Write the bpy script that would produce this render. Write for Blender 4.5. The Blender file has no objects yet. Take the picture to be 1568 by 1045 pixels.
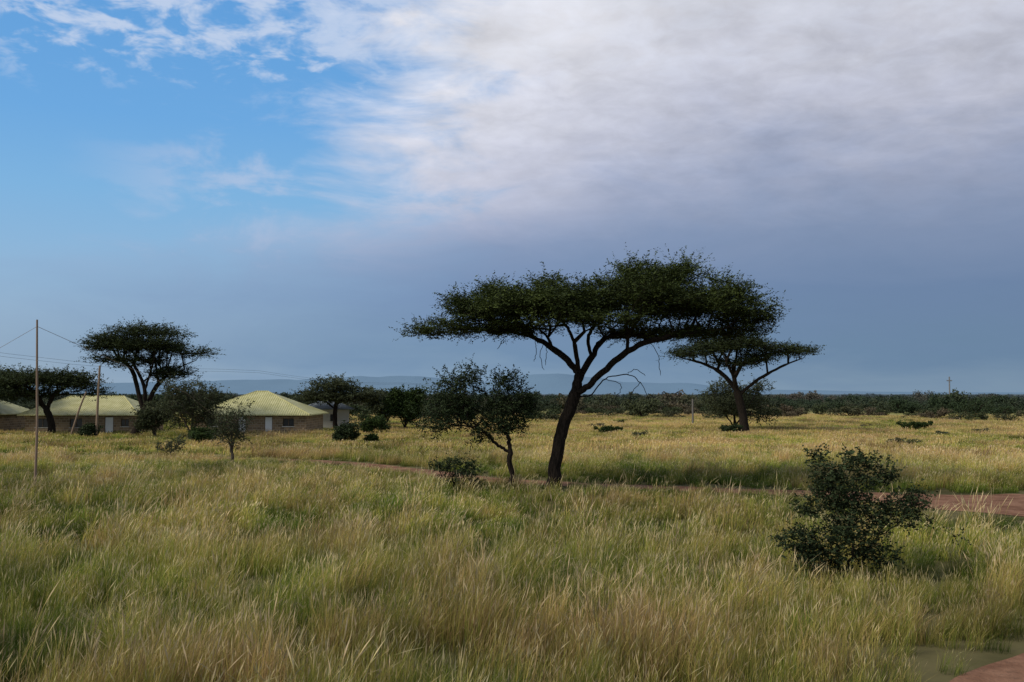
import bpy, math, random
import numpy as np
from mathutils import Vector, noise
random.seed(7); rng=np.random.default_rng(7)
scene=bpy.context.scene
scene.view_settings.view_transform='Standard'; scene.view_settings.look='None'
scene.view_settings.exposure=0; scene.view_settings.gamma=1
def lin(c):
    return tuple(((v/255)/12.92 if v/255<=0.04045 else ((v/255+0.055)/1.055)**2.4) for v in c)
# ---------------------------------------------------------------- camera
cam=bpy.data.cameras.new("camera"); co=bpy.data.objects.new("camera",cam)
scene.collection.objects.link(co); scene.camera=co
cam.lens=35; cam.sensor_width=36; cam.clip_start=0.1; cam.clip_end=30000
co.location=(0,0,3.2); co.rotation_euler=(math.radians(90+3.03),0,0)
# ---------------------------------------------------------------- node helper
class NT:
    def __init__(s,nt): s.nt=nt
    def new(s,t,**k):
        n=s.nt.nodes.new(t)
        for a,b in k.items(): setattr(n,a,b)
        return n
    def put(s,sock,v):
        if v is None: return
        if isinstance(v,bpy.types.NodeSocket): s.nt.links.new(v,sock)
        elif isinstance(v,(tuple,list)):
            if len(sock.default_value)==4 and len(v)==3: v=tuple(v)+(1,)
            sock.default_value=v
        else: sock.default_value=v
    def m(s,op,a,b=None,c=None,clamp=False):
        n=s.new('ShaderNodeMath',operation=op,use_clamp=clamp)
        s.put(n.inputs[0],a); s.put(n.inputs[1],b); s.put(n.inputs[2],c)
        return n.outputs[0]
    def mr(s,v,a,b,c=0.,d=1.,smooth=True):
        n=s.new('ShaderNodeMapRange',interpolation_type='SMOOTHSTEP' if smooth else 'LINEAR')
        s.put(n.inputs[0],v)
        for i,q in enumerate((a,b,c,d)): s.put(n.inputs[i+1],q)
        return n.outputs[0]
    def mix(s,f,a,b,bt='MIX'):
        n=s.new('ShaderNodeMix',data_type='RGBA',blend_type=bt)
        s.put(n.inputs[0],f); s.put(n.inputs[6],a); s.put(n.inputs[7],b)
        return n.outputs[2]
    def ramp(s,f,stops):
        n=s.new('ShaderNodeValToRGB'); cr=n.color_ramp
        while len(cr.elements)<len(stops): cr.elements.new(0.5)
        for e,(p,c) in zip(cr.elements,stops): e.position=p; e.color=tuple(c)+(1,)
        s.put(n.inputs[0],f); return n.outputs[0]
    def noise(s,v,scale,detail=4,rough=.5,dist=0.):
        n=s.new('ShaderNodeTexNoise'); s.put(n.inputs['Vector'],v)
        n.inputs['Scale'].default_value=scale; n.inputs['Detail'].default_value=detail
        n.inputs['Roughness'].default_value=rough; n.inputs['Distortion'].default_value=dist
        return n.outputs[0]
    def comb(s,x,y,z):
        n=s.new('ShaderNodeCombineXYZ'); s.put(n.inputs[0],x); s.put(n.inputs[1],y); s.put(n.inputs[2],z); return n.outputs[0]
    def sep(s,v):
        n=s.new('ShaderNodeSeparateXYZ'); s.put(n.inputs[0],v); return n.outputs
# ---------------------------------------------------------------- sky
SUN_EL,SUN_AZ=math.radians(38),math.radians(-118)
world=bpy.data.worlds.new("World"); scene.world=world; world.use_nodes=True
world.node_tree.nodes.clear(); N=NT(world.node_tree)
out=N.new('ShaderNodeOutputWorld'); bg=N.new('ShaderNodeBackground'); bg.inputs[1].default_value=0.1
N.nt.links.new(bg.outputs[0],out.inputs[0])
sky=N.new('ShaderNodeTexSky',sky_type='NISHITA'); sky.sun_disc=False
sky.sun_elevation=SUN_EL; sky.sun_rotation=SUN_AZ%(2*math.pi); sky.air_density=1; sky.dust_density=.6; sky.ozone_density=2
tc=N.new('ShaderNodeTexCoord'); d=tc.outputs['Generated']
X,Y,Z=N.sep(d)
az=N.m('ARCTAN2',X,Y); el=N.m('ARCSINE',Z)
zz=N.m('ADD',N.m('MAXIMUM',Z,0.),.16)
pc=N.comb(N.m('DIVIDE',X,zz),N.m('DIVIDE',Y,zz),0.)
n1=N.noise(pc,1.6,3,.55,.6); n2=N.noise(pc,10.5,4,.62,.3); n4=N.noise(pc,4.5,3,.5,.2)
n3=N.noise(N.comb(N.m('MULTIPLY',X,3.),N.m('MULTIPLY',Y,3.),N.m('MULTIPLY',Z,9.)),2.4,5,.6,.4)
def L10(c): return tuple(v*10 for v in lin(c))
b=N.mr(el,.03,.19,-.46,-.13,False)
s_=N.m('SUBTRACT',az,b)
s2=N.m('ADD',s_,N.m('MULTIPLY',N.m('SUBTRACT',n3,.5),N.mr(el,.08,.2,.25,.55)))
wid=N.mr(el,.06,.20,.42,.13)
fc=N.mr(N.m('DIVIDE',s2,wid),-1.,1.)
elp=N.m('ADD',N.m('ADD',el,N.mr(el,.08,.2,0.,.018)),N.m('MULTIPLY',N.m('SUBTRACT',n1,.5),.05))
elp=N.m('ADD',elp,N.m('MULTIPLY',N.m('SUBTRACT',n3,.5),N.mr(el,.08,.25,.03,.13)))
elp=N.m('ADD',elp,N.m('MULTIPLY',N.mr(s_,.40,-.05,0.,.09),N.mr(el,.09,.19)))
cc=N.ramp(N.m('MULTIPLY',elp,2.),[(0.,lin((126,150,173))),(.08,lin((110,137,166))),(.20,lin((112,136,170))),
   (.34,lin((130,148,179))),(.47,lin((158,168,193))),(.60,lin((188,192,209))),(.85,lin((213,214,222)))])
rightdark=N.mr(az,-.40,.5,1.20,.94)
det=N.m('ADD',1.,N.m('MULTIPLY',N.m('SUBTRACT',N.m('ADD',N.m('MULTIPLY',n2,.5),N.m('MULTIPLY',n4,.6)),.53),N.mr(el,.12,.3,.04,.85)))
mul=N.m('MULTIPLY',N.m('MULTIPLY',rightdark,det),10.)
vm=N.new('ShaderNodeVectorMath',operation='SCALE'); N.put(vm.inputs[0],cc); N.put(vm.inputs[3],mul); cloudc=vm.outputs[0]
blue=N.ramp(N.m('MULTIPLY',el,2.),[(0.,lin((162,180,198))),(.16,lin((152,184,214))),(.38,lin((126,182,228))),(.52,lin((108,172,230))),(.76,lin((96,162,226)))])
b10=N.new('ShaderNodeVectorMath',operation='SCALE'); N.put(b10.inputs[0],blue); b10.inputs[3].default_value=10.
clear=N.mix(.85,sky.outputs[0],b10.outputs[0])
col=N.mix(fc,clear,cloudc)
fa=N.mr(N.m('ADD',n2,N.m('MULTIPLY',N.m('SUBTRACT',el,.325),1.9)),.44,.66)
fa=N.m('MULTIPLY',fa,N.m('MULTIPLY',N.mr(el,.26,.33),N.m('SUBTRACT',1.,N.m('MULTIPLY',fc,.85))))
col=N.mix(N.m('MULTIPLY',fa,.82),col,L10((200,213,235)))
w=N.m('MULTIPLY',N.mr(n3,.48,.66),N.m('MULTIPLY',N.mr(el,.09,.14),N.mr(el,.30,.22)))
w=N.m('MULTIPLY',w,N.m('MULTIPLY',N.m('SUBTRACT',1.,fc),N.mr(az,-.45,-.26)))
col=N.mix(N.m('MULTIPLY',w,.65),col,L10((182,197,224)))
back=N.mix(N.mr(n1,.4,.6,.2,.8),sky.outputs[0],L10((190,195,208)))
front=N.m('MULTIPLY',N.mr(Y,-.1,.3),N.mr(el,.75,.5))
col=N.mix(front,back,col)
N.put(bg.inputs[0],col)
world.cycles.sampling_method='MANUAL'; world.cycles.sample_map_resolution=512
sl=bpy.data.lights.new("sun","SUN"); sl.energy=2.5; sl.angle=math.radians(12); sl.color=(1,.92,.78)
so=bpy.data.objects.new("sun",sl); scene.collection.objects.link(so)
sd=Vector((math.sin(SUN_AZ)*math.cos(SUN_EL),math.cos(SUN_AZ)*math.cos(SUN_EL),math.sin(SUN_EL)))
so.rotation_euler=(-sd).to_track_quat('-Z','Y').to_euler(); so.location=sd*100
# ---------------------------------------------------------------- materials
def mat(name):
    m=bpy.data.materials.new(name); m.use_nodes=True; m.node_tree.nodes.clear()
    n=NT(m.node_tree); o=n.new('ShaderNodeOutputMaterial'); return m,n,o
def bsdf(n,o,col,rough=.9,spec=.1,trans=0.,bump=None,bstr=.3):
    p=n.new('ShaderNodeBsdfPrincipled'); n.put(p.inputs['Base Color'],col)
    n.put(p.inputs['Roughness'],rough); p.inputs['Specular IOR Level'].default_value=spec
    if bump is not None:
        b=n.new('ShaderNodeBump'); b.inputs['Strength'].default_value=bstr; b.inputs['Distance'].default_value=.05
        n.put(b.inputs['Height'],bump); n.put(p.inputs['Normal'],b.outputs[0])
    if trans>0:
        t=n.new('ShaderNodeBsdfTranslucent'); n.put(t.inputs[0],col)
        mx=n.new('ShaderNodeMixShader'); mx.inputs[0].default_value=trans
        n.nt.links.new(p.outputs[0],mx.inputs[1]); n.nt.links.new(t.outputs[0],mx.inputs[2]); n.nt.links.new(mx.outputs[0],o.inputs[0])
    else: n.nt.links.new(p.outputs[0],o.inputs[0])
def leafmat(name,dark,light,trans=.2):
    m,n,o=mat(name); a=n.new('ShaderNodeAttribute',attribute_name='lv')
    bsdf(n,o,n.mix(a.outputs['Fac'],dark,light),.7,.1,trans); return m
def barkmat(name,c1,c2):
    m,n,o=mat(name); t=n.new('ShaderNodeTexCoord'); x,y,z=n.sep(t.outputs['Object'])
    v=n.comb(n.m('MULTIPLY',x,5.),n.m('MULTIPLY',y,5.),z)
    f=n.noise(v,4,6,.7); bsdf(n,o,n.mix(n.mr(f,.35,.65),c1,c2),.95,.05,0,f,.8); return m
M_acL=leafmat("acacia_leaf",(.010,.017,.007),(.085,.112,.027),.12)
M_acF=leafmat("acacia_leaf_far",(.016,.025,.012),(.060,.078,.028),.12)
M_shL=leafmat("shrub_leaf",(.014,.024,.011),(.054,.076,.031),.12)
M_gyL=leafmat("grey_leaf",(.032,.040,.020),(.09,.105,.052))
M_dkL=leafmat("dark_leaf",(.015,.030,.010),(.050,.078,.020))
M_bark=barkmat("bark",(.012,.010,.008),(.034,.026,.021))
M_barkg=barkmat("bark_grey",(.05,.042,.034),(.12,.10,.08))
def grassmat():
    m,n,o=mat("grass_blade")
    def at(nm,ty='GEOMETRY'): return n.new('ShaderNodeAttribute',attribute_name=nm,attribute_type=ty)
    t=at('gt').outputs['Fac']; r=at('gr').outputs['Fac']; sdd=at('gs').outputs['Fac']
    ti=at('tint','INSTANCER').outputs['Fac']; br=at('bright','INSTANCER').outputs['Fac']
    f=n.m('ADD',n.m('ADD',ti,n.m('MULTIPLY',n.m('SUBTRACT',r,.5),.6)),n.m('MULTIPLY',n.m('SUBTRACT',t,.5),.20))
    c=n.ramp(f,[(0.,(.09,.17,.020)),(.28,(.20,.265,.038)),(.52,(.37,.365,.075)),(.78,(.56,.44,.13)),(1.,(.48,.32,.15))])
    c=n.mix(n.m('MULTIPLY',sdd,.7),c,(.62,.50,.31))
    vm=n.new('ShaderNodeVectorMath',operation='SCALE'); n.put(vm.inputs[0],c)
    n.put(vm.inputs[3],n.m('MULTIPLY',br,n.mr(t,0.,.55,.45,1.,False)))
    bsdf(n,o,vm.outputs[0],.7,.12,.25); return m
M_grass=grassmat()
# ---------------------------------------------------------------- terrain
ROAD=[(60,20),(40,23.5),(24,26.3),(16,28.4),(12.9,29.9),(9.7,32.0),(4.7,34.0),(1.5,35.4),(-1.6,38),(-4,42),(-6.9,46.5),(-9.9,49.2),(-14,51.5),(-25,56),(-45,62),(-80,70)]
ROADW=[12,11,9.5,7.4,4.6,2.1,1.4,1.4,1.4,1.6,1.7,1.7,1.5,1.5,1.5,1.5]
TRK=[(-2,4.0),(3,7.6),(5.85,10.15),(7.3,11.4),(12.5,14.9),(22,19.5),(40,22)]
TRKW=[2.0,2.2,2.9,2.9,2.2,2,2]
def catmull(P,n=8):
    P=[np.array(p,float) for p in P]; P=[2*P[0]-P[1]]+P+[2*P[-1]-P[-2]]; o=[]
    for i in range(1,len(P)-2):
        a,b_,c,d_=P[i-1:i+3]
        for k in range(n):
            t=k/n; o.append(.5*((2*b_)+(c-a)*t+(2*a-5*b_+4*c-d_)*t*t+(3*b_-a-3*c+d_)*t**3))
    o.append(P[-2]); return np.array(o)
RP=catmull([(a[0],a[1],w_) for a,w_ in zip(ROAD,ROADW)],8)
TP=catmull([(a[0],a[1],w_) for a,w_ in zip(TRK,TRKW)],8)
def gz(x,y):
    x=np.asarray(x,float); y=np.asarray(y,float); t=np.clip((y-30)/70,0,1)
    fade=np.clip((400-y)/300,0,1)
    return -.8*(3*t*t-2*t**3)+.05*np.sin(x*.23+1)*np.sin(y*.19+.4)*fade
def roaddist(x,y):
    q=np.stack([x,y],1); best=np.full(len(q),1e9); side=np.zeros(len(q))
    for P in (RP,TP):
        for p in P:
            dd=np.hypot(q[:,0]-p[0],q[:,1]-p[1])-p[2]/2
            m=dd<best; best[m]=dd[m]; side[m]=np.sign(q[m,1]-p[1])
    return best,side
def geo(a,b,n): return list(np.geomspace(a,b,n))
xs=[-v for v in geo(61,12000,34)][::-1]+list(np.arange(-60,61,1.))+geo(61,12000,34)
ys=[-v for v in geo(21,3000,14)][::-1]+list(np.arange(-20,75,1.))+geo(75,12000,50)
xs=np.array(xs); ys=np.array(ys)
def mesh_obj(name,V,F,mats,midx=None,attrs=None,smooth=False,parent=None,loc=None,coll=None):
    me=bpy.data.meshes.new(name)
    V=np.asarray(V,np.float32)
    if isinstance(F,np.ndarray):
        me.vertices.add(len(V)); me.vertices.foreach_set('co',V.ravel())
        k=F.shape[1]; me.loops.add(F.size); me.loops.foreach_set('vertex_index',F.ravel().astype(np.int32))
        me.polygons.add(len(F)); me.polygons.foreach_set('loop_start',np.arange(0,F.size,k,dtype=np.int32))
        me.update(calc_edges=True)
    else: me.from_pydata(V.tolist(),[],F)
    for m_ in mats: me.materials.append(m_)
    if midx is not None: me.polygons.foreach_set('material_index',np.asarray(midx,np.int32))
    if smooth is not False:
        me.polygons.foreach_set('use_smooth',(np.ones(len(me.polygons),bool) if smooth is True else np.asarray(smooth,bool)))
    for k_,v_ in (attrs or {}).items():
        a=me.attributes.new(k_,'FLOAT','POINT'); a.data.foreach_set('value',np.asarray(v_,np.float32))
    me.update(); ob=bpy.data.objects.new(name,me); (coll or scene.collection).objects.link(ob)
    if loc is not None: ob.location=loc
    if parent: ob.parent=parent
    return ob
XX,YY=np.meshgrid(xs,ys); V=np.stack([XX.ravel(),YY.ravel(),gz(XX,YY).ravel()],1)
nx,ny=len(xs),len(ys); I=np.arange(nx*ny).reshape(ny,nx)
F=np.stack([I[:-1,:-1].ravel(),I[:-1,1:].ravel(),I[1:,1:].ravel(),I[1:,:-1].ravel()],1)
m,n,o=mat("savanna_soil"); g=n.new('ShaderNodeNewGeometry'); P=g.outputs['Position']
x,y,z=n.sep(P); f1=n.noise(P,.35,6,.6); f2=n.noise(P,.03,5,.6)
near=n.mix(n.mr(f1,.35,.65),(.065,.060,.026),(.15,.13,.06))
fld=n.mix(n.mr(f2,.4,.6),(.36,.30,.11),(.24,.25,.08))
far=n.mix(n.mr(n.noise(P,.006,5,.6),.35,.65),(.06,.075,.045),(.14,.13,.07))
vfar_haze=n.mix(n.mr(n.noise(P,.0012,4,.6),.35,.65),(.09,.12,.14),(.12,.15,.165))  # bluish aerial haze put into the colour of the farthest ground
c=n.mix(n.mr(y,40,90),near,fld); c=n.mix(n.mr(y,150,320),c,far); c=n.mix(n.mr(y,500,2500),c,vfar_haze)
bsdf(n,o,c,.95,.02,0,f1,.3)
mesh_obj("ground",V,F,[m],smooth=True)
m,n,o=mat("red_dirt"); g=n.new('ShaderNodeNewGeometry'); P=g.outputs['Position']
f1=n.noise(P,1.2,8,.65); f2=n.noise(P,14,4,.6)
c=n.mix(n.mr(f1,.35,.65),(.17,.085,.052),(.30,.165,.105)); c=n.mix(n.mr(f2,.5,.75,0,.5),c,(.10,.065,.045))
bsdf(n,o,c,.95,.03,0,f2,.6); M_dirt=m
def ribbon(name,P):
    V=[];F=[]; K=7
    t=np.gradient(P[:,:2],axis=0); t/=np.linalg.norm(t,axis=1)[:,None]; nn=np.stack([-t[:,1],t[:,0]],1)
    for i,p in enumerate(P):
        for k in range(K):
            u=k/(K-1)-.5; e=1+.25*noise.noise(Vector((p[0]*.5,p[1]*.5,u*3)))
            q=p[:2]+nn[i]*u*p[2]*e; V.append((q[0],q[1],float(gz(q[0],q[1]))+.012))
    for i in range(len(P)-1):
        for k in range(K-1):
            a=i*K+k; F.append((a,a+1,a+K+1,a+K))
    return mesh_obj(name,V,F,[M_dirt],smooth=True)
def dense(P): return np.stack([np.interp(np.linspace(0,len(P)-1,len(P)*4),np.arange(len(P)),P[:,k]) for k in range(3)],1)
ribbon("dirt_road",dense(RP)); ribbon("dirt_path",dense(TP))
# ---------------------------------------------------------------- GN scatter
def scatter(name,pts,rot,scl,idx,extra,coll):
    me=bpy.data.meshes.new(name); me.vertices.add(len(pts)); me.vertices.foreach_set('co',np.asarray(pts,np.float32).ravel())
    for k,v in (('rot',rot),('scl',scl)):
        a=me.attributes.new(k,'FLOAT_VECTOR','POINT'); a.data.foreach_set('vector',np.asarray(v,np.float32).ravel())
    a=me.attributes.new('idx','INT','POINT'); a.data.foreach_set('value',np.asarray(idx,np.int32))
    for k,v in extra.items():
        a=me.attributes.new(k,'FLOAT','POINT'); a.data.foreach_set('value',np.asarray(v,np.float32))
    ob=bpy.data.objects.new(name,me); scene.collection.objects.link(ob)
    ng=bpy.data.node_groups.new(name+"_nodes",'GeometryNodeTree')
    ng.interface.new_socket("Geometry",in_out='INPUT',socket_type='NodeSocketGeometry')
    ng.interface.new_socket("Geometry",in_out='OUTPUT',socket_type='NodeSocketGeometry')
    gi=ng.nodes.new('NodeGroupInput'); go=ng.nodes.new('NodeGroupOutput')
    ip=ng.nodes.new('GeometryNodeInstanceOnPoints'); ci=ng.nodes.new('GeometryNodeCollectionInfo')
    ci.inputs[0].default_value=coll; ci.inputs[1].default_value=True; ci.inputs[2].default_value=True
    def na(nm,ty):
        q=ng.nodes.new('GeometryNodeInputNamedAttribute'); q.data_type=ty; q.inputs[0].default_value=nm; return q.outputs[0]
    L=ng.links.new
    L(gi.outputs[0],ip.inputs['Points']); L(ci.outputs[0],ip.inputs['Instance'])
    ip.inputs['Pick Instance'].default_value=True
    L(na('idx','INT'),ip.inputs['Instance Index']); L(na('rot','FLOAT_VECTOR'),ip.inputs['Rotation']); L(na('scl','FLOAT_VECTOR'),ip.inputs['Scale'])
    L(ip.outputs[0],go.inputs[0])
    md=ob.modifiers.new("scatter",'NODES'); md.node_group=ng
    return ob
def tuft(name,coll,nb,rad,hmin,hmax,wid,seed,heads=.25,leanm=.24):
    r=np.random.default_rng(seed); V=[];F=[];T=[];R=[];S=[]
    spread=r.uniform(.6,1.3)
    for i in range(nb):
        a=r.uniform(0,2*math.pi); q=rad*math.sqrt(r.uniform()); bx,by=q*math.cos(a),q*math.sin(a)
        h=r.uniform(hmin,hmax)*(1-.25*q/rad); la=r.normal(0,1.2); lean=abs(r.normal(leanm,.20))*h*spread
        lx,ly=math.cos(la)*lean,math.sin(la)*lean
        wa=r.uniform(0,math.pi); wx,wy=math.cos(wa)*wid/2,math.sin(wa)*wid/2
        rr=r.uniform(); head=r.uniform()<heads; K=5 if head else 3; b0=len(V)
        if head: h*=1.12
        for k in range(K):
            t=k/(K-1) ; ww=[1,.85,.06][k] if not head else [.5,.4,.3,1.7,.1][k]
            if head: t=[0,.4,.78,.88,1.][k]
            c_=(bx+lx*t*t,by+ly*t*t,h*(t-.12*t*t*lean/h*2))
            V.append((c_[0]-wx*ww,c_[1]-wy*ww,c_[2])); V.append((c_[0]+wx*ww,c_[1]+wy*ww,c_[2]))
            T+= [t,t]; R+=[rr,rr]; s=1. if head and k>=3 else 0.; S+=[s,s]
        for k in range(K-1): F.append((b0+2*k,b0+2*k+1,b0+2*k+3,b0+2*k+2))
    return mesh_obj(name,V,np.array(F),[M_grass],attrs={'gt':T,'gr':R,'gs':S},coll=coll)
def nz(x,y,s,off=0.): return np.array([noise.fractal(Vector((a*s+off,b*s-off,off)),1.,2.,3) for a,b in zip(x,y)])
HALF=math.radians(34)
def grass(name,d0,d1,dens,tk,hs,stalk=False):
    coll=bpy.data.collections.new(name+"_tufts")
    for i in range(10): tuft(name+"_tuft%d"%i,coll,seed=100+i+int(d0)+(500 if stalk else 0),**tk)
    n_=int(HALF*(d1*d1-d0*d0)*dens); dd=np.sqrt(rng.uniform(d0*d0,d1*d1,n_)); aa=rng.uniform(-HALF,HALF,n_)
    x,y=dd*np.sin(aa),dd*np.cos(aa); rd,side=roaddist(x,y)
    A=nz(x,y,.11,3.); B=nz(x,y,.45,9.); C=nz(x,y,.03,5.); D=nz(x,y,1.1,14.)
    dns=nz(x,y,.8,20.)
    keep=(rd>.12+.35*B)&((rng.uniform(size=n_)<.46+1.4*(dns+.35))|(dd>60))&(rng.uniform(size=n_)<np.clip(.25+rd/1.5,0,1))
    if stalk: keep&=(nz(x,y,.3,50.)>.02)&(rd>2.5)
    tint=.31+.54*A+.50*B+.34*D+.15*C+rng.normal(0,.12,n_)
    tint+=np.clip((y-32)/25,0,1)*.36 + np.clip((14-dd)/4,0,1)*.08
    tint-=.20*np.clip((-20-x)/20,0,1)
    if stalk: tint+=.25
    tint=np.clip(tint,.0,.98)
    h=hs*(1+.30*A+.38*B+(.60*D if d1<=60 else 0))*rng.uniform(.65,1.28,n_)
    nearedge=np.clip((rd-.2)/6.,0,1)
    h*=np.where(side<0,np.where(x>9.,.22,.58)+np.where(x>9.,.78,.42)*nearedge,.75+.25*np.clip(rd/2,0,1))
    # grass is shorter where the shrub stands and in the strip in front of it
    sx=(x-5.6)/1.9; sy=np.where(y<16.8,(y-16.8)/3.2,(y-16.8)/1.2); h*=1-.48*np.exp(-(sx*sx+sy*sy)*.8)
    h=np.clip(h,.12,1.6)
    bright=.86+.3*C+.52*nz(x,y,.22,31.)+.34*D+rng.normal(0,.13,n_)
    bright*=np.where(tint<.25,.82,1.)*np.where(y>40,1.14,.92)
    bright=np.clip(bright,.36,1.35)
    k=keep; x,y,h,tint,bright=x[k],y[k],h[k],tint[k],bright[k]; n_=len(x)
    pts=np.stack([x,y,gz(x,y)-.01],1)
    rot=np.stack([np.zeros(n_),rng.normal(.06,.1,n_),rng.normal(0,.8,n_)],1)
    w_=np.clip(h,.6,1.1); scl=np.stack([w_,w_,h],1)
    return scatter(name,pts,rot,scl,rng.integers(0,10,n_),{'tint':tint,'bright':bright},coll)
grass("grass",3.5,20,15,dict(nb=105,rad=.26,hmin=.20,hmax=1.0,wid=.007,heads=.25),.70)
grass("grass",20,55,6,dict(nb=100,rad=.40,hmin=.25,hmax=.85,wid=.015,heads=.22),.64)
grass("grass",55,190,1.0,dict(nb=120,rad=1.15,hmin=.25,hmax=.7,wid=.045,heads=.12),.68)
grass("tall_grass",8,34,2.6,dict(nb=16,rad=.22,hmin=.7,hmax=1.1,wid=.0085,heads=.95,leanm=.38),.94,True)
# ---------------------------------------------------------------- trees
def tubes(chains,sides=6):
    V=[];F=[]
    for P,R in chains:
        P=np.array(P,float); k=len(P)
        if k<2: continue
        T=np.gradient(P,axis=0); T/=np.maximum(np.linalg.norm(T,axis=1),1e-6)[:,None]
        ref=np.array([0,1,0.]) if abs(T[0][1])<.8 else np.array([1.,0,0]); b0=len(V)
        sd_=sides if max(R)>.03 else 4
        for i in range(k):
            u=np.cross(T[i],ref); u/=max(np.linalg.norm(u),1e-6); v=np.cross(T[i],u)
            for j in range(sd_):
                a=2*math.pi*j/sd_; V.append(P[i]+(u*math.cos(a)+v*math.sin(a))*R[i])
        for i in range(k-1):
            for j in range(sd_):
                a=b0+i*sd_+j; b_=b0+i*sd_+(j+1)%sd_; F.append((a,b_,b_+sd_,a+sd_))
    return V,F
def tree(name,x,y,limbs,pads,nt,trunk_r,leafm,barkm,spray=12,kl=11,leaf=(.05,.022),L=.45,sig=.22,minr=.006,
         step=.35,seed=1,up=.15,flat=True,alpha=.35,bare=0,lowz=None,jit=.06,out_=.45):
    r=np.random.default_rng(seed); pos=[];par=[]
    def add(p,q): pos.append(np.array(p,float)); par.append(q); return len(pos)-1
    first=True
    for lb in limbs:
        C=catmull(lb,6)
        if first: last=-1; first=False
        else:
            dd=np.linalg.norm(np.array(pos)-C[0],axis=1); last=int(dd.argmin()); C=C[1:]
        for p in C: last=add(p+r.normal(0,jit*.25,3)*(last>=0),last)
    nl=len(pos)
    wts=np.array([p[3]*p[4]*p[5] for p in pads])**.75; wts/=wts.sum(); T=[]
    for _ in range(nt):
        p=pads[r.choice(len(pads),p=wts)]
        v=r.normal(size=3); v/=np.linalg.norm(v); q=v*r.uniform()**(1/2.4)
        if flat: q[2]=q[2]*.6+.35*math.sqrt(max(0,1-min(1,q[0]**2+q[1]**2)))*r.uniform(.3,1)
        T.append([p[0]+q[0]*p[3],p[1]+q[1]*p[4],p[2]+q[2]*p[5]])
    T=np.array(T); zmin=lowz if lowz is not None else max(p[2] for p in pos)*.35
    anchor=np.mean([pos[i] for i in range(nl)],axis=0)
    T=T[np.argsort(np.linalg.norm(T-anchor,axis=1))]
    plen=[0.]*nl
    for i in range(1,nl): plen[i]=plen[par[i]]+np.linalg.norm(pos[i]-pos[par[i]]) if par[i]>=0 else 0
    cap=nl+nt*14; A=np.full((cap,3),1e6); A[:nl]=pos; PL=np.zeros(cap); PL[:nl]=plen; cnt=nl
    tips=[]
    for t in T:
        dl=A[:cnt]-t; dd=np.linalg.norm(dl,axis=1)+alpha*PL[:cnt]+np.where(A[:cnt,2]<zmin,1e3,0)+np.maximum(0,dl[:,2])*1.2
        q=int(dd.argmin()); a=A[q]; dist=np.linalg.norm(t-a); ns=max(1,min(12,int(dist/step)))
        ctrl=a+(t-a)*np.array([.5,.5,.68])+r.normal(0,jit,3)*dist
        last=q
        for k in range(1,ns+1):
            u=k/ns; p=(1-u)**2*a+2*u*(1-u)*ctrl+u*u*t
            if k<ns: p=p+r.normal(0,jit*.25,3)
            last=add(p,last); A[cnt]=p; PL[cnt]=PL[par[last]]+dist/ns; cnt+=1
        tips.append(last)
    n_=len(pos); w_=np.zeros(n_); haschild=np.zeros(n_,bool)
    for i in range(n_):
        if par[i]>=0: haschild[par[i]]=True
    for i in range(n_-1,-1,-1):
        if not haschild[i]: w_[i]+=1
        if par[i]>=0: w_[par[i]]+=w_[i]
    R=trunk_r*(w_/w_[0])**(1/2.0); R=np.maximum(R,minr)
    P=np.array(pos); R=R*(1+.5*np.exp(-np.maximum(P[:,2],0)/(trunk_r*1.6)))
    ch={}
    for i in range(1,n_): ch.setdefault(par[i],[]).append(i)
    chains=[]; stack=[(0,None)]
    while stack:
        i,pp=stack.pop(); c_=[]; rr=[]
        if pp is not None: c_.append(P[pp]); rr.append(R[i]*1.05)
        while True:
            c_.append(P[i]); rr.append(R[i]); k=ch.get(i,[])
            if not k: rr[-1]*=.6; break
            k=sorted(k,key=lambda j:-w_[j])
            for j in k[1:]: stack.append((j,i))
            i=k[0]
        chains.append((c_,rr))
    BV,BF=tubes(chains,8)
    T2=P[tips]
    if bare: T2=T2[bare:]
    cen=T2.mean(0); ns=len(T2)*spray
    clump=np.repeat(r.uniform(size=len(T2)),spray)
    O=np.repeat(T2,spray,0)+r.normal(size=(ns,3))*np.array([sig,sig,sig*.45 if flat else sig*.9])
    D=(O-cen)*np.array([1,1,.1]); D/=np.maximum(np.linalg.norm(D,axis=1),1e-6)[:,None]
    D=D*out_+r.normal(size=(ns,3))*np.array([.7,.7,.28 if flat else .7])+np.array([0,0,up]); D/=np.linalg.norm(D,axis=1)[:,None]
    LL=L*r.uniform(.5,1.35,ns)
    side=np.cross(D,np.array([0,0,1.])); side/=np.maximum(np.linalg.norm(side,axis=1),1e-6)[:,None]
    tw=minr*.7
    E=O+D*LL[:,None]
    TV=np.stack([O-side*tw,O+side*tw,E+side*tw*.4,E-side*tw*.4],1).reshape(-1,3)
    tt=np.tile(np.linspace(.15,1.05,kl),ns); OO=np.repeat(O,kl,0); DD=np.repeat(D,kl,0); SS=np.repeat(side,kl,0); lw=np.repeat(LL,kl)
    nn=len(tt); sg=np.where(np.arange(nn)%2==0,1,-1)*r.uniform(.3,1.1,nn)
    C=OO+DD*(tt*lw)[:,None]+SS*(sg*leaf[0])[:,None]+r.normal(0,leaf[0]*.35,(nn,3))
    Ax=SS*np.sign(sg)[:,None]+DD*.4+r.normal(0,.45,(nn,3)); Ax/=np.linalg.norm(Ax,axis=1)[:,None]
    Nn=np.array([0,0,1.])+r.normal(0,.5 if flat else .9,(nn,3)); Bx=np.cross(Ax,Nn); Bx/=np.maximum(np.linalg.norm(Bx,axis=1),1e-6)[:,None]
    la=leaf[0]*r.uniform(.6,1.3,nn); lb=leaf[1]*r.uniform(.7,1.3,nn)
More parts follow.
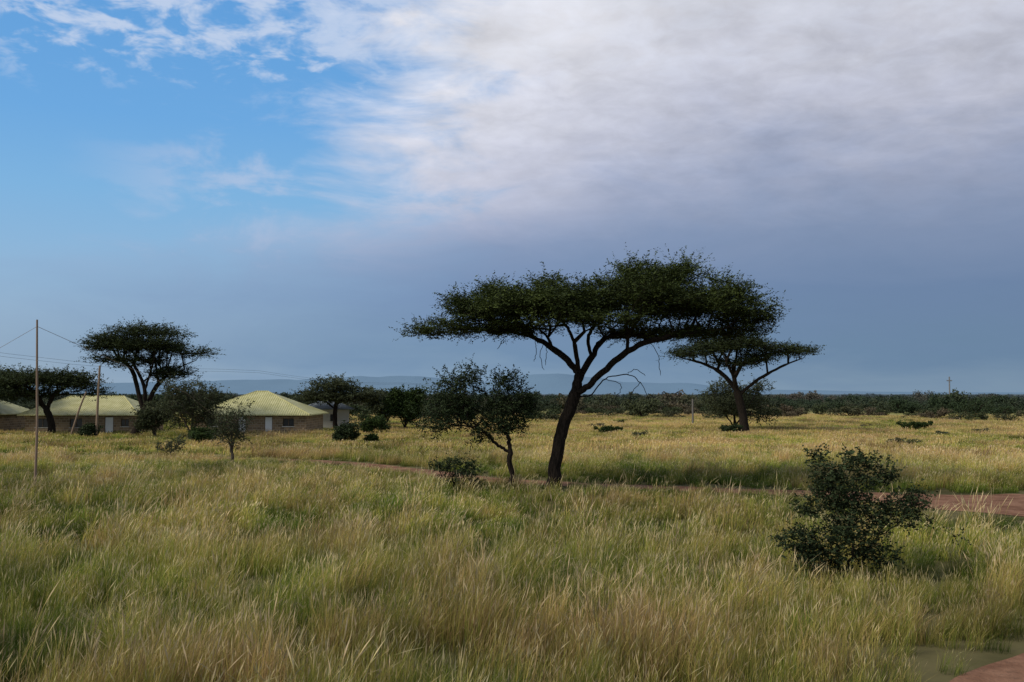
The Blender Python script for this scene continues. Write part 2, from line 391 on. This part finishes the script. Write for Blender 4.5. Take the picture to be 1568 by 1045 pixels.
    LV=np.stack([C-Ax*la[:,None],C+Bx*lb[:,None],C+Ax*la[:,None],C-Bx*lb[:,None]],1).reshape(-1,3)
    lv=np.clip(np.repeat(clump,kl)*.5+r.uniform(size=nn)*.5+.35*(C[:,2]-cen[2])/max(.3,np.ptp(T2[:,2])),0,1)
    V=np.concatenate([np.array(BV),TV,LV]); nb=len(BV)
    F2=np.arange(nb,nb+len(TV)+len(LV)).reshape(-1,4)
    BF=np.array(BF); Fa=np.concatenate([BF,F2])
    mi=np.concatenate([np.zeros(len(BF)+len(TV)//4),np.ones(len(LV)//4)])
    at=np.concatenate([np.zeros(nb+len(TV)),np.repeat(lv,4)])
    sm=np.concatenate([np.ones(len(BF)),np.zeros(len(F2))]).astype(bool)
    return mesh_obj(name,V,Fa,[barkm,leafm],mi,{'lv':at},sm,loc=(x,y,float(gz(x,y))-.03))
def T_(bx,by,s):
    f=lambda px,py,dy=0: ((px-bx)*s,dy,(by-py)*s)
    g=lambda px,py,dy,rx,ry,rz: ((px-bx)*s,dy,(by-py)*s,rx*s,ry,rz*s)
    return f,g
# main umbrella acacia
f,g=T_(847,752,.02146)
limbs=[[f(847,752),f(851,705,.03),f(862,655,.05),f(880,605,.0),f(886,570,0)],
 [f(886,570),f(868,548,.2),f(850,534,.5),f(820,515,.8),f(780,505,1.0)],
 [f(882,602),f(900,590,-.3),f(932,560,-.7),f(972,530,-1.0),f(1040,514,-1.3),f(1100,505,-1.5)],
 [f(886,570),f(880,535,-.5),f(868,508,-1.2),f(850,492,-1.9)],
 [f(884,585),f(908,545,.5),f(928,515,1.3),f(955,490,2.2)],
 [f(908,545,.5),f(903,515,.6),f(915,490,.3),f(930,460,0)],
 [f(850,534,.5),f(838,510,1.2),f(820,490,2.0)],
 [f(880,608),f(905,603,-.2),f(925,580,-.5),f(955,574,-.8),f(975,585,-.9),f(988,612,-1.0)],
 [f(925,580,-.5),f(950,590,-.3),f(940,612,-.2)],
 [f(955,574,-.8),f(968,566,-.9),f(982,575,-1.0)],[f(975,585,-.9),f(962,600,-.9),f(958,618,-.9)],
 [f(900,603,-.2),f(915,612,-.3),f(935,606,-.4)],
 [f(835,520,.6),f(828,540,.5),f(833,565,.45)],[f(820,515,.8),f(822,535,.8),f(818,552,.8)],[f(838,522,.6),f(838,540,.6),f(836,556,.6)],
 [f(985,520,-1.0),f(1000,545,-1.1),f(1003,575,-1.1)],[f(780,505,1.0),f(768,520,1.0),f(762,532,1.0)],[f(1040,514,-1.3),f(1052,524,-1.3),f(1068,528,-1.3)]]
pads=[g(658,509,.2,30,1.3,8),g(690,503,.2,44,1.8,12),g(716,468,-.2,32,1.8,14),g(745,484,-.3,54,2.6,22),g(800,470,.6,60,3.2,30),g(765,446,1.0,32,2.0,13),g(868,474,0,70,4.0,32),g(955,460,-.2,66,4.0,38),
 g(1045,468,.2,78,3.8,38),g(1105,482,-.4,62,2.8,28),g(1144,492,.2,36,2.0,14),g(1000,433,.3,68,2.6,22),g(1110,450,.4,40,2.0,16),g(900,498,-2,95,2.0,13),
 g(785,504,.5,60,2.4,12),g(1080,511,0,85,2.6,13),g(962,414,0,22,1.2,8),g(1043,413,0,30,1.5,8),g(850,440,0,32,1.8,9),g(1096,430,0,22,1,7),g(990,507,1.5,75,2.2,12),g(1140,464,0,24,1.4,8)]
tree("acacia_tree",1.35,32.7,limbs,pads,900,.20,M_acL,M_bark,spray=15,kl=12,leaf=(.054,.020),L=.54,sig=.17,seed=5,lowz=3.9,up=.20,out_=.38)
f,g=T_(1138,663,.0663)
limbs=[[f(1138,663),f(1136,635),f(1128,600)],[f(1128,600),f(1108,573,.5),f(1080,556,1),f(1050,548,1)],
 [f(1130,604),f(1155,583,-.5),f(1190,562,-1),f(1225,548,-1.2)],[f(1128,600),f(1126,570,1),f(1132,545,1.5)],[f(1128,600),f(1118,575,-1),f(1105,555,-2)],
 [f(1136,640),f(1155,610,1),f(1175,590,2)]]
pads=[g(1055,543,0,34,3,8),g(1095,532,.5,42,4,11),g(1140,530,0,44,4.5,13),g(1128,556,0,34,3,9),g(1206,538,0,40,3.2,10),g(1120,517,0,26,2.5,6),g(1165,548,0,26,3,8)]
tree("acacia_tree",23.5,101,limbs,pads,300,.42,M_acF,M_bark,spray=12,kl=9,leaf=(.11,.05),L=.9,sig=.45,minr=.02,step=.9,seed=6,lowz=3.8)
f,g=T_(208,668,.0597)
limbs=[[f(208,668),f(216,645),f(224,625)],[f(222,632),f(208,595,.6),f(196,565,1),f(172,545,1.2)],[f(224,625),f(225,590,-.6),f(212,555,-1.2)],
 [f(224,625),f(238,590,.5),f(262,565,1),f(295,550,1)],[f(225,600,-.5),f(240,570,-1.6),f(250,540,-2)]]
pads=[g(222,510,0,60,4,9),g(172,525,0,34,3,13),g(225,530,0,60,4.5,14),g(290,541,0,38,3,8),g(262,572,0,34,2.5,12),g(168,549,.5,26,2,7),g(158,532,0,20,2,10),g(215,552,0,44,3,8)]
tree("acacia_tree",-34.4,91,limbs,pads,350,.36,M_acF,M_bark,spray=12,kl=9,leaf=(.11,.045),L=.9,sig=.42,minr=.018,step=.9,seed=7,lowz=3.3)
f,g=T_(103,665,.0623)
limbs=[[f(103,665),f(100,640),f(92,622)],[f(92,622),f(70,605,.5),f(40,592,1)],[f(94,625),f(105,602),f(130,588)],[f(92,622),f(84,600,-1),f(70,585,-2)]]
pads=[g(20,585,0,42,3.5,14),g(75,582,0,45,4,12),g(125,584,0,42,3,14),g(60,603,0,60,3,8),g(155,600,0,22,2,8)]
tree("acacia_tree",-42.8,93,limbs,pads,280,.32,M_acF,M_bark,spray=11,kl=9,leaf=(.12,.05),L=.95,sig=.5,minr=.02,step=.9,seed=8,lowz=2.6)
f,g=T_(-20,665,.0623)
limbs=[[f(-20,665),f(-22,640),f(-15,610)],[f(-18,625),f(-40,600),f(-70,590)],[f(-15,610),f(10,590),f(25,580)]]
pads=[g(-30,582,0,50,4,14),g(10,577,0,34,3,10),g(-5,600,0,40,3,12)]
tree("acacia_tree",-52,99,limbs,pads,180,.32,M_acF,M_bark,spray=12,kl=9,leaf=(.12,.055),L=.95,sig=.5,minr=.02,step=.9,seed=9,lowz=2.6)
# slender two-lobed tree
f,g=T_(783,752,.02146)
limbs=[[f(785,752),f(782,715),f(779,680),f(776,655)],[f(778,668),f(765,650,.2),f(735,632,.3),f(705,612,.2),f(690,590,0)],[f(776,655),f(786,630,-.2),f(775,595,0)],[f(779,690),f(762,680,.1),f(748,668,.2)]]
pads=[g(692,612,.1,46,.8,44),g(712,578,0,30,.55,20),g(672,645,0,28,.5,18),g(775,610,.1,40,.8,38),g(772,580,0,24,.45,14),g(768,645,0,44,.8,22),g(735,655,.2,26,.55,16),g(800,625,0,20,.5,22),g(738,620,.2,22,.5,30)]
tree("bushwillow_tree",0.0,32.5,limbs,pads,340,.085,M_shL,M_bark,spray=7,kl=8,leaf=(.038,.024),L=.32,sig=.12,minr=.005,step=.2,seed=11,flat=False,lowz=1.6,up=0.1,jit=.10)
def rnd(name,x,y,w_,h,leafm,barkm,seed,nt=110,spray=7,kl=8,leaf=(.05,.03),trunk=.06,base=.25,stems=4,sig=None,lobes=6,minr=.006):
    r=np.random.default_rng(seed); limbs=[]; z0=h*base
    limbs.append([(0,0,0),(r.normal(0,.03*h),0,z0*.6),(r.normal(0,.05*h),r.normal(0,.05*h),z0+.15*h)])
    for k in range(stems):
        a=2*math.pi*k/stems+r.uniform(-.4,.4); q=w_*.25
        limbs.append([(0,0,z0*.5),(math.cos(a)*q*.4,math.sin(a)*q*.4,z0+.15*h),(math.cos(a)*q,math.sin(a)*q,h*.62)])
    pads=[(0,0,h*.62,w_*.36,w_*.34,h*.3)]
    for k in range(lobes):
        a=r.uniform(0,2*math.pi); q=w_*r.uniform(.18,.38); zc=h*r.uniform(max(base+.1,.3),.88)
        pads.append((math.cos(a)*q,math.sin(a)*q,zc,w_*.16,w_*.16,h*.14))
    return tree(name,x,y,limbs,pads,nt,trunk,leafm,barkm,spray=spray,kl=kl,leaf=leaf,L=min(.8,h*.12)+.05,sig=sig or h*.05,minr=minr,step=h*.08,seed=seed,flat=False,lowz=z0*.5,jit=.1)
# foreground shrub with arching shoot
f,g=T_(1290,890,.01135)
limbs=[[f(1290,892),f(1290,865),f(1297,820),f(1290,770)],[f(1292,860),f(1265,820,.1),f(1235,790,.2),f(1215,800,.2)],[f(1294,850),f(1330,810,-.2),f(1350,770,-.2),f(1375,735,-.2)],
 [f(1290,800),f(1272,750,.1),f(1258,700,.1),f(1246,686,.1)],[f(1292,800),f(1305,750,-.1),f(1300,705,0),f(1284,676,0)],[f(1297,800),f(1325,760,.1),f(1338,716,.1)],
 [f(1294,850),f(1330,822,0),f(1375,795,.1),f(1412,792,.1),f(1448,815,.1),f(1478,868,.1)],[f(1350,770,-.2),f(1385,768,-.2),f(1408,752,-.2)],
 [f(1292,870),f(1255,860,-.1),f(1203,835,-.1)]]
pads=[g(1254,700,.1,16,.2,14),g(1272,725,0,24,.3,20),g(1310,712,0,24,.3,22),g(1285,760,0,44,.45,30),g(1222,822,0,30,.35,24),g(1292,812,0,50,.5,34),g(1350,775,0,34,.35,22),g(1390,770,0,24,.25,26),g(1340,728,0,18,.2,20),g(1248,850,0,44,.4,20),g(1330,845,0,34,.3,18),g(1236,775,.1,18,.2,14),g(1400,796,.1,26,.08,5),g(1447,817,.1,16,.05,7),g(1464,846,.1,9,.04,14)]
tree("thorn_shrub",5.6,16.8,limbs,pads,390,.032,M_shL,M_bark,spray=5,kl=8,leaf=(.028,.018),L=.20,sig=.05,minr=.0035,step=.12,seed=21,flat=False,lowz=.3,up=.15,jit=.15)
rnd("thorn_shrub",-1.8,32.0,1.9,1.35,M_shL,M_bark,31,nt=90,spray=4,leaf=(.035,.02),trunk=.035,base=.1,lobes=9)
rnd("leafy_tree",-27.3,85,6.3,5.0,M_gyL,M_barkg,32,nt=240,spray=6,leaf=(.09,.05),trunk=.17,base=.2,minr=.018,lobes=10)
rnd("leafy_tree",-31.5,88,3.6,3.4,M_gyL,M_barkg,38,nt=110,spray=7,leaf=(.10,.06),trunk=.12,base=.2,minr=.018,lobes=5)
rnd("small_thorn_tree",-12.9,46,2.2,2.9,M_gyL,M_barkg,33,nt=120,spray=4,kl=6,leaf=(.05,.028),trunk=.075,base=.38,minr=.009)
rnd("thorn_shrub",-17.7,52,2.2,1.2,M_gyL,M_barkg,34,nt=60,spray=3,kl=5,leaf=(.05,.03),trunk=.04,base=.1,minr=.009)
for i,(bx,by,bw,bh,nt_) in enumerate([(-12.2,73,1.9,1.7,110),(-10.4,74,1.2,.8,60),(-13.2,95,4.0,1.9,150),(-36.5,86,2.0,1.3,80),(-21.6,70,2.0,1.1,80),(-24.2,78,2.4,1.2,80),(21.5,98,2.6,1.0,80),(9.5,99,3.0,.9,70),(43,107,4.2,1.1,80)]):
    rnd("green_bush",bx,by,bw,bh,M_dkL if i%3 else M_shL,M_bark,350+i,nt=nt_,spray=6,leaf=(.08,.045),trunk=.05,base=.05,lobes=9)
f,g=T_(530,655,.0755)
tree("leafy_tree",-19.4,110,[[f(530,655),f(528,635),f(530,618)],[f(530,625),f(505,607,.5),f(490,602,1)],[f(530,618),f(550,603),f(570,605)],[f(530,618),f(528,600,-1),f(522,590,-1)]],
  [g(500,606,0,34,3,9),g(530,594,0,36,3,16),g(565,606,0,30,2.6,12),g(535,610,0,50,3,9)],240,.24,M_gyL,M_bark,spray=9,kl=8,leaf=(.12,.07),L=.7,sig=.4,minr=.02,step=.7,seed=41,lowz=2.)
rnd("leafy_tree",-12.0,112,4.8,4.9,M_dkL,M_bark,42,nt=200,spray=9,leaf=(.13,.08),trunk=.15,base=.1,minr=.02,lobes=8)
rnd("leafy_tree",-15.6,122,6,4.4,M_gyL,M_bark,43,nt=190,spray=9,leaf=(.14,.09),trunk=.15,base=.1,minr=.02,lobes=8)
rnd("leafy_tree",24.5,110,9.5,5.6,M_gyL,M_bark,44,nt=260,spray=6,leaf=(.12,.06),trunk=.18,base=.12,minr=.02,lobes=11)
rnd("leafy_tree",-6.0,118,3.6,3.8,M_dkL,M_bark,45,nt=140,spray=10,leaf=(.13,.08),trunk=.12,base=.1,minr=.02)
# ---------------------------------------------------------------- bushland masses
def bushtempl(name,coll,seed,w_,h,nl,lm,ls):
    r=np.random.default_rng(seed); C=[]
    lob=[(r.normal(0,w_*.24),r.normal(0,w_*.24),h*r.uniform(.25,.75),w_*r.uniform(.12,.28),h*r.uniform(.15,.32)) for _ in range(9)]
    for i in range(nl):
        l=lob[r.integers(9)]; v=r.normal(size=3); v/=np.linalg.norm(v); v*=r.uniform(.45,1.15)
        C.append((l[0]+v[0]*l[3],l[1]+v[1]*l[3],max(.05,l[2]+v[2]*l[4])))
    C=np.array(C); A=r.normal(size=(nl,3)); A/=np.linalg.norm(A,axis=1)[:,None]; B=np.cross(A,r.normal(size=(nl,3))); B/=np.linalg.norm(B,axis=1)[:,None]
    a=(ls*r.uniform(.6,1.4,nl))[:,None]; V=np.stack([C-A*a,C+B*a*.6,C+A*a,C-B*a*.6],1).reshape(-1,3)
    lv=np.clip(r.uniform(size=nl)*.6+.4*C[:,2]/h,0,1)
    ch=[([(0,0,0),(l[0]*.5,l[1]*.5,l[2]*.6),(l[0],l[1],l[2])],[.08,.06,.03]) for l in lob]; BV,BF=tubes(ch,5)
    n0=len(BV); Fq=np.concatenate([np.array(BF),np.arange(n0,n0+4*nl).reshape(-1,4)])
    return mesh_obj(name,np.concatenate([np.array(BV),V]),Fq,[M_bark,lm],np.concatenate([np.zeros(len(BF)),np.ones(nl)]),{'lv':np.concatenate([np.zeros(n0),np.repeat(lv,4)])},coll=coll)
def instleaf(name,a,b_,c_,trans=.0):
    m,n,o=mat(name); at=n.new('ShaderNodeAttribute',attribute_name='lv'); ti=n.new('ShaderNodeAttribute',attribute_name='tint',attribute_type='INSTANCER')
    c=n.ramp(ti.outputs['Fac'],[(0,a),(.5,b_),(1,c_)]); hz=n.new('ShaderNodeAttribute',attribute_name='bright',attribute_type='INSTANCER')
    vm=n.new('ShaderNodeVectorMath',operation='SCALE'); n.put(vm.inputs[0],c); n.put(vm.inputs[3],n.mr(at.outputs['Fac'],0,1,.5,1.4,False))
    c=n.mix(hz.outputs['Fac'],vm.outputs[0],(.09,.12,.135)); bsdf(n,o,c,.7,.1,trans); return m  # distance haze painted into the leaf colour; 'bright' carries its amount
M_bush=instleaf("bushland_leaf_hazed",(.028,.044,.016),(.055,.064,.030),(.10,.078,.050))
bc=bpy.data.collections.new("bush_templates")
for i in range(6): bushtempl("bush_template%d"%i,bc,200+i,4.2,2.6,900,M_bush,.15)
def bushes(name,x,y,s,tint,haze):
    n_=len(x); pts=np.stack([x,y,gz(x,y)-.05],1); rot=np.stack([np.zeros(n_),np.zeros(n_),rng.uniform(0,6.28,n_)],1)
    scl=np.stack([s,s*rng.uniform(.8,1.2,n_),s*rng.uniform(.5,1.2,n_)],1)
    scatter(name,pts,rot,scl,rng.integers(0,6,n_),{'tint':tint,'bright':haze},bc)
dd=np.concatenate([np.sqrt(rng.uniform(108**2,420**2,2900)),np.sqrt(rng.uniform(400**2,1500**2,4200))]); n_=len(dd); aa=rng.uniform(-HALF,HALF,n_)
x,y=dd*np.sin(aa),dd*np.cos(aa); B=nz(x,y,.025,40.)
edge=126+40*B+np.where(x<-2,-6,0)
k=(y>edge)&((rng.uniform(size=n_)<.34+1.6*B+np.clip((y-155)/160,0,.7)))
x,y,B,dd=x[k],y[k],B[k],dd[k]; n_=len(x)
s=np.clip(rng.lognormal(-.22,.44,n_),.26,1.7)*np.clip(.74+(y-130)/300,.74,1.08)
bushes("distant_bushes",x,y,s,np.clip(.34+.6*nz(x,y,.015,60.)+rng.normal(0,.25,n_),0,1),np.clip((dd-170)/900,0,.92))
F_=[(1385,690),(975,672),(1440,668),(1320,655),(920,655),(1500,662)]
xx=[];yy=[]
for a,b_ in F_:
    q=3.95*1524/(b_-603); xx.append((a-784)/1524*q); yy.append(q)
xx=np.array(xx);yy=np.array(yy); k=len(xx)
pts=np.stack([xx,yy,gz(xx,yy)],1); rot=np.stack([np.zeros(k)]*2+[rng.uniform(0,6,k)],1); sc=rng.uniform(.25,.5,k)
scatter("low_shrubs",pts,rot,np.stack([sc,sc,sc*.6],1),rng.integers(0,6,k),{'tint':rng.uniform(.2,.9,k),'bright':np.full(k,.1)},bc)
# ---------------------------------------------------------------- hills
def hills(name,y0,prof,haze_colr):
    px=np.array([p[0] for p in prof],float); hh=np.array([p[1] for p in prof],float)
    xs_=np.linspace(px[0],px[-1],140); h=np.interp(xs_,px,hh); V=[];F=[]
    h=np.array([max(0,a+a*.10*noise.fractal(Vector((q*.0016,0,3)),1,2,4)) for a,q in zip(h,xs_)])
    K=9
    for j in range(K):
        u=j/(K-1); pr=math.sin(u*math.pi)**1.2
        for a,q in zip(h,xs_): V.append((q+50*noise.noise(Vector((q*.003,u*3,1))),y0+(u-.5)*2200,-3+a*pr*(1+.15*noise.noise(Vector((q*.004,u*4,7))))))
    for j in range(K-1):
        for i in range(139): a=j*140+i; F.append((a,a+1,a+141,a+140))
    m,n,o=mat(name+"_slope"); g_=n.new('ShaderNodeNewGeometry'); f_=n.noise(g_.outputs['Position'],.004,5,.6)
    bsdf(n,o,n.mix(f_,haze_colr,tuple(v*1.12 for v in haze_colr)),1,.0); mesh_obj(name,V,F,[m],smooth=True)  # slope colour has the blue of aerial haze painted in
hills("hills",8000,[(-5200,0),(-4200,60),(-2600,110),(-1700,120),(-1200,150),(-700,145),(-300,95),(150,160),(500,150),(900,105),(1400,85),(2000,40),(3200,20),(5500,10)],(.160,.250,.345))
# ---------------------------------------------------------------- houses
def simple(name,c,rough=.8,spec=.2,var=.15,scale=3):
    m,n,o=mat(name); t=n.new('ShaderNodeTexCoord'); f_=n.noise(t.outputs['Object'],scale,5,.6)
    bsdf(n,o,n.mix(f_,tuple(v*(1-var) for v in c),tuple(v*(1+var) for v in c)),rough,spec); return m
m,n,o=mat("block_wall"); t=n.new('ShaderNodeTexCoord'); x_,y_,z_=n.sep(t.outputs['Object'])
bt=n.new('ShaderNodeTexBrick'); n.put(bt.inputs['Vector'],n.comb(n.m('ADD',x_,y_),z_,0.))
bt.inputs['Scale'].default_value=1.; bt.inputs['Brick Width'].default_value=.45; bt.inputs['Row Height'].default_value=.24; bt.inputs['Mortar Size'].default_value=.02
bt.inputs['Color1'].default_value=(.30,.21,.125,1); bt.inputs['Color2'].default_value=(.17,.12,.075,1); bt.inputs['Mortar'].default_value=(.32,.27,.20,1)
bsdf(n,o,bt.outputs[0],.95,.05); M_wall=m
m,n,o=mat("roof_sheet"); t=n.new('ShaderNodeTexCoord'); x_,y_,z_=n.sep(t.outputs['Object'])
f_=n.noise(t.outputs['Object'],1.2,5,.6); wv=n.m('SINE',n.m('MULTIPLY',x_,28.))
bsdf(n,o,n.mix(n.mr(f_,.3,.7),(.42,.40,.17),(.55,.52,.26)),.6,.25,0,wv,.5); M_roof=m
M_roof2=simple("grey_roof",(.22,.25,.27)); M_white=simple("white_paint",(.72,.72,.70),var=.06); M_dark=simple("window_dark",(.02,.022,.025),.3,.5); M_fr=simple("timber",(.16,.11,.07)); M_plast=simple("plaster",(.50,.49,.45),var=.1)
def box(name,x0,x1,y0,y1,z0,z1,m_,par):
    V=[(x0,y0,z0),(x1,y0,z0),(x1,y1,z0),(x0,y1,z0),(x0,y0,z1),(x1,y0,z1),(x1,y1,z1),(x0,y1,z1)]
    F=[(0,3,2,1),(4,5,6,7),(0,1,5,4),(1,2,6,5),(2,3,7,6),(3,0,4,7)]
    return mesh_obj(name,V,F,[m_],parent=par)
def house(name,x,y,w_,dep,eave,ridge,rl,ops,wallm,roofm,rotz=0.):
    e=bpy.data.objects.new(name,None); scene.collection.objects.link(e); e.location=(x,y,float(gz(x,y))); e.rotation_euler=(0,0,rotz)
    h=w_/2; cur=-h; i=0
    for (a,b_,z0,z1,kind) in sorted(ops):
        i+=1
        box("wall_front_%d"%i,cur,a,0,.2,-.3,eave,wallm,e); cur=b_
        if z0>0: box("sill_wall_%d"%i,a,b_,0,.2,-.3,z0,wallm,e)
        else: box("threshold_%d"%i,a,b_,0,.2,-.3,.02,wallm,e)
        box("lintel_%d"%i,a,b_,0,.2,z1,eave,wallm,e)
        if kind=='d':
            box("door_%d"%i,a+.06,b_-.06,.06,.11,max(z0,.02),z1-.06,M_white,e)
            box("door_frame_%d"%i,a,a+.06,.03,.14,max(z0,.02),z1,M_fr,e); box("door_frame_b%d"%i,b_-.06,b_,.03,.14,max(z0,.02),z1,M_fr,e)
        else:
            box("window_%d"%i,a+.05,b_-.05,.12,.15,z0+.05,z1-.05,M_dark,e)
            box("window_sill_%d"%i,a-.05,b_+.05,-.05,.0-.002,z0-.06,z0,M_plast,e)
            box("mullion_%d"%i,(a+b_)/2-.025,(a+b_)/2+.025,.08,.12,z0,z1,M_fr,e)
    box("wall_front_end",cur,h,0,.2,-.3,eave,wallm,e)
    box("wall_left",-h,-h+.2,.2,dep-.2,-.3,eave,wallm,e); box("wall_right",h-.2,h,.2,dep-.2,-.3,eave,wallm,e); box("wall_back",-h,h,dep-.2,dep,-.3,eave,wallm,e)
    o_=.55; z0=eave+.003; X0,X1,Y0,Y1=-h-o_,h+o_,-o_,dep+o_; r_=rl/2; ym=dep/2
    V=[(X0,Y0,z0),(X1,Y0,z0),(X1,Y1,z0),(X0,Y1,z0),(X0,Y0,z0+.1),(X1,Y0,z0+.1),(X1,Y1,z0+.1),(X0,Y1,z0+.1),(-r_,ym,ridge),(r_,ym,ridge)]
    F=[(0,3,2,1),(0,1,5,4),(1,2,6,5),(2,3,7,6),(3,0,4,7),(4,5,9,8),(5,6,9),(6,7,8,9),(7,4,8)]
    mesh_obj("roof",V,F,[roofm],parent=e)
    def cap(nm,a,b_):
        v,f_=tubes([([a,b_],[.06,.06])],6); mesh_obj(nm,v,f_,[roofm],parent=e)
    cap("ridge_cap",(-r_,ym,ridge),(r_,ym,ridge)); cap("hip_cap_1",(X0,Y0,z0+.1),(-r_,ym,ridge)); cap("hip_cap_2",(X1,Y0,z0+.1),(r_,ym,ridge))
    return e
house("stone_block_house",-25.7,98,10.9,9,1.85,4.25,1.2,[(-4.2,-3.2,.8,1.55,'w'),(-1.2,-.4,0,1.75,'d'),(1.4,2.2,0.,1.75,'d'),(3.2,4.3,.8,1.55,'w')],M_wall,M_roof)
house("stone_block_house",-42.4,98,10.8,8,1.85,3.75,5.5,[(-4.4,-3.0,.7,1.55,'w'),(-1.0,.2,.7,1.55,'w'),(2.4,3.3,0,1.75,'d'),(4.0,4.8,.8,1.5,'w')],M_wall,M_roof)
house("stone_block_house",-55.0,100,7,7,1.85,3.6,2.5,[(-1,-.2,0,1.7,'d'),(1.2,2.3,.8,1.5,'w')],M_wall,M_roof)
house("plastered_shed",-20.6,112,4.6,5,2.2,3.2,1.5,[(-1.6,-.6,0,1.9,'w'),(.2,1.0,.9,1.7,'w')],M_plast,M_roof2,.25)
# ---------------------------------------------------------------- poles and wires
def pole(name,pts,r0,r1,m_,extra=[]):
    C=catmull(pts,5); R=list(np.linspace(r0,r1,len(C))); v,f_=tubes([(C,R)]+extra,8); return mesh_obj(name,v,f_,[m_],smooth=True)
M_pole=simple("weathered_pole",(.24,.17,.12))
gx,gy=-16.2,34; z0=float(gz(gx,gy))
pole("wooden_pole",[(gx,gy,z0-.3),(gx+.03,gy,z0+2),(gx-.02,gy,z0+4),(gx-.06,gy,z0+5.75)],.05,.032,M_pole,
  [([(gx-.05,gy,5.5),(gx-4,gy+2,z0+3.9),(gx-9,gy+5,z0)],[.006]*3),([(gx-.05,gy,5.5),(gx+2.2,gy+9,3.2),(gx+3.2,gy+18,z0)],[.008]*3)])
def P2(px,py,d_): return ((px-784)/1524*d_,d_,3.2-(py-603)/1524*d_)
pole("wooden_pole",[P2(150,668,86),P2(151,620,86),P2(153,560,86)],.12,.09,M_pole)
pole("wooden_pole",[P2(112,664,86),P2(122,630,86),P2(133,600,86)],.09,.07,M_pole)
pole("utility_pole",[P2(1453,616,300),P2(1453,600,300),P2(1453,577,300)],.25,.2,simple("concrete",(.2,.2,.2)),[([P2(1449,583,300),P2(1457,583,300)],[.15,.15])])
pole("utility_pole",[P2(1060,655,125),P2(1060,630,125),P2(1060,611,125)],.12,.1,simple("concrete_b",(.15,.14,.13)))
W=[]
for k,yy_ in enumerate((535,541)):
    a=np.array(P2(-100,yy_-8,150)); b_=np.array(P2(900,607,420)); pts=[]
    for t in np.linspace(0,1,24): p=a+(b_-a)*t; p[2]-=1.2*abs(math.sin(t*math.pi*4)); pts.append(p)
    W.append((pts,[.018]*24))
v,f_=tubes(W,4); mesh_obj("power_lines",v,f_,[simple("cable",(.05,.05,.05))])
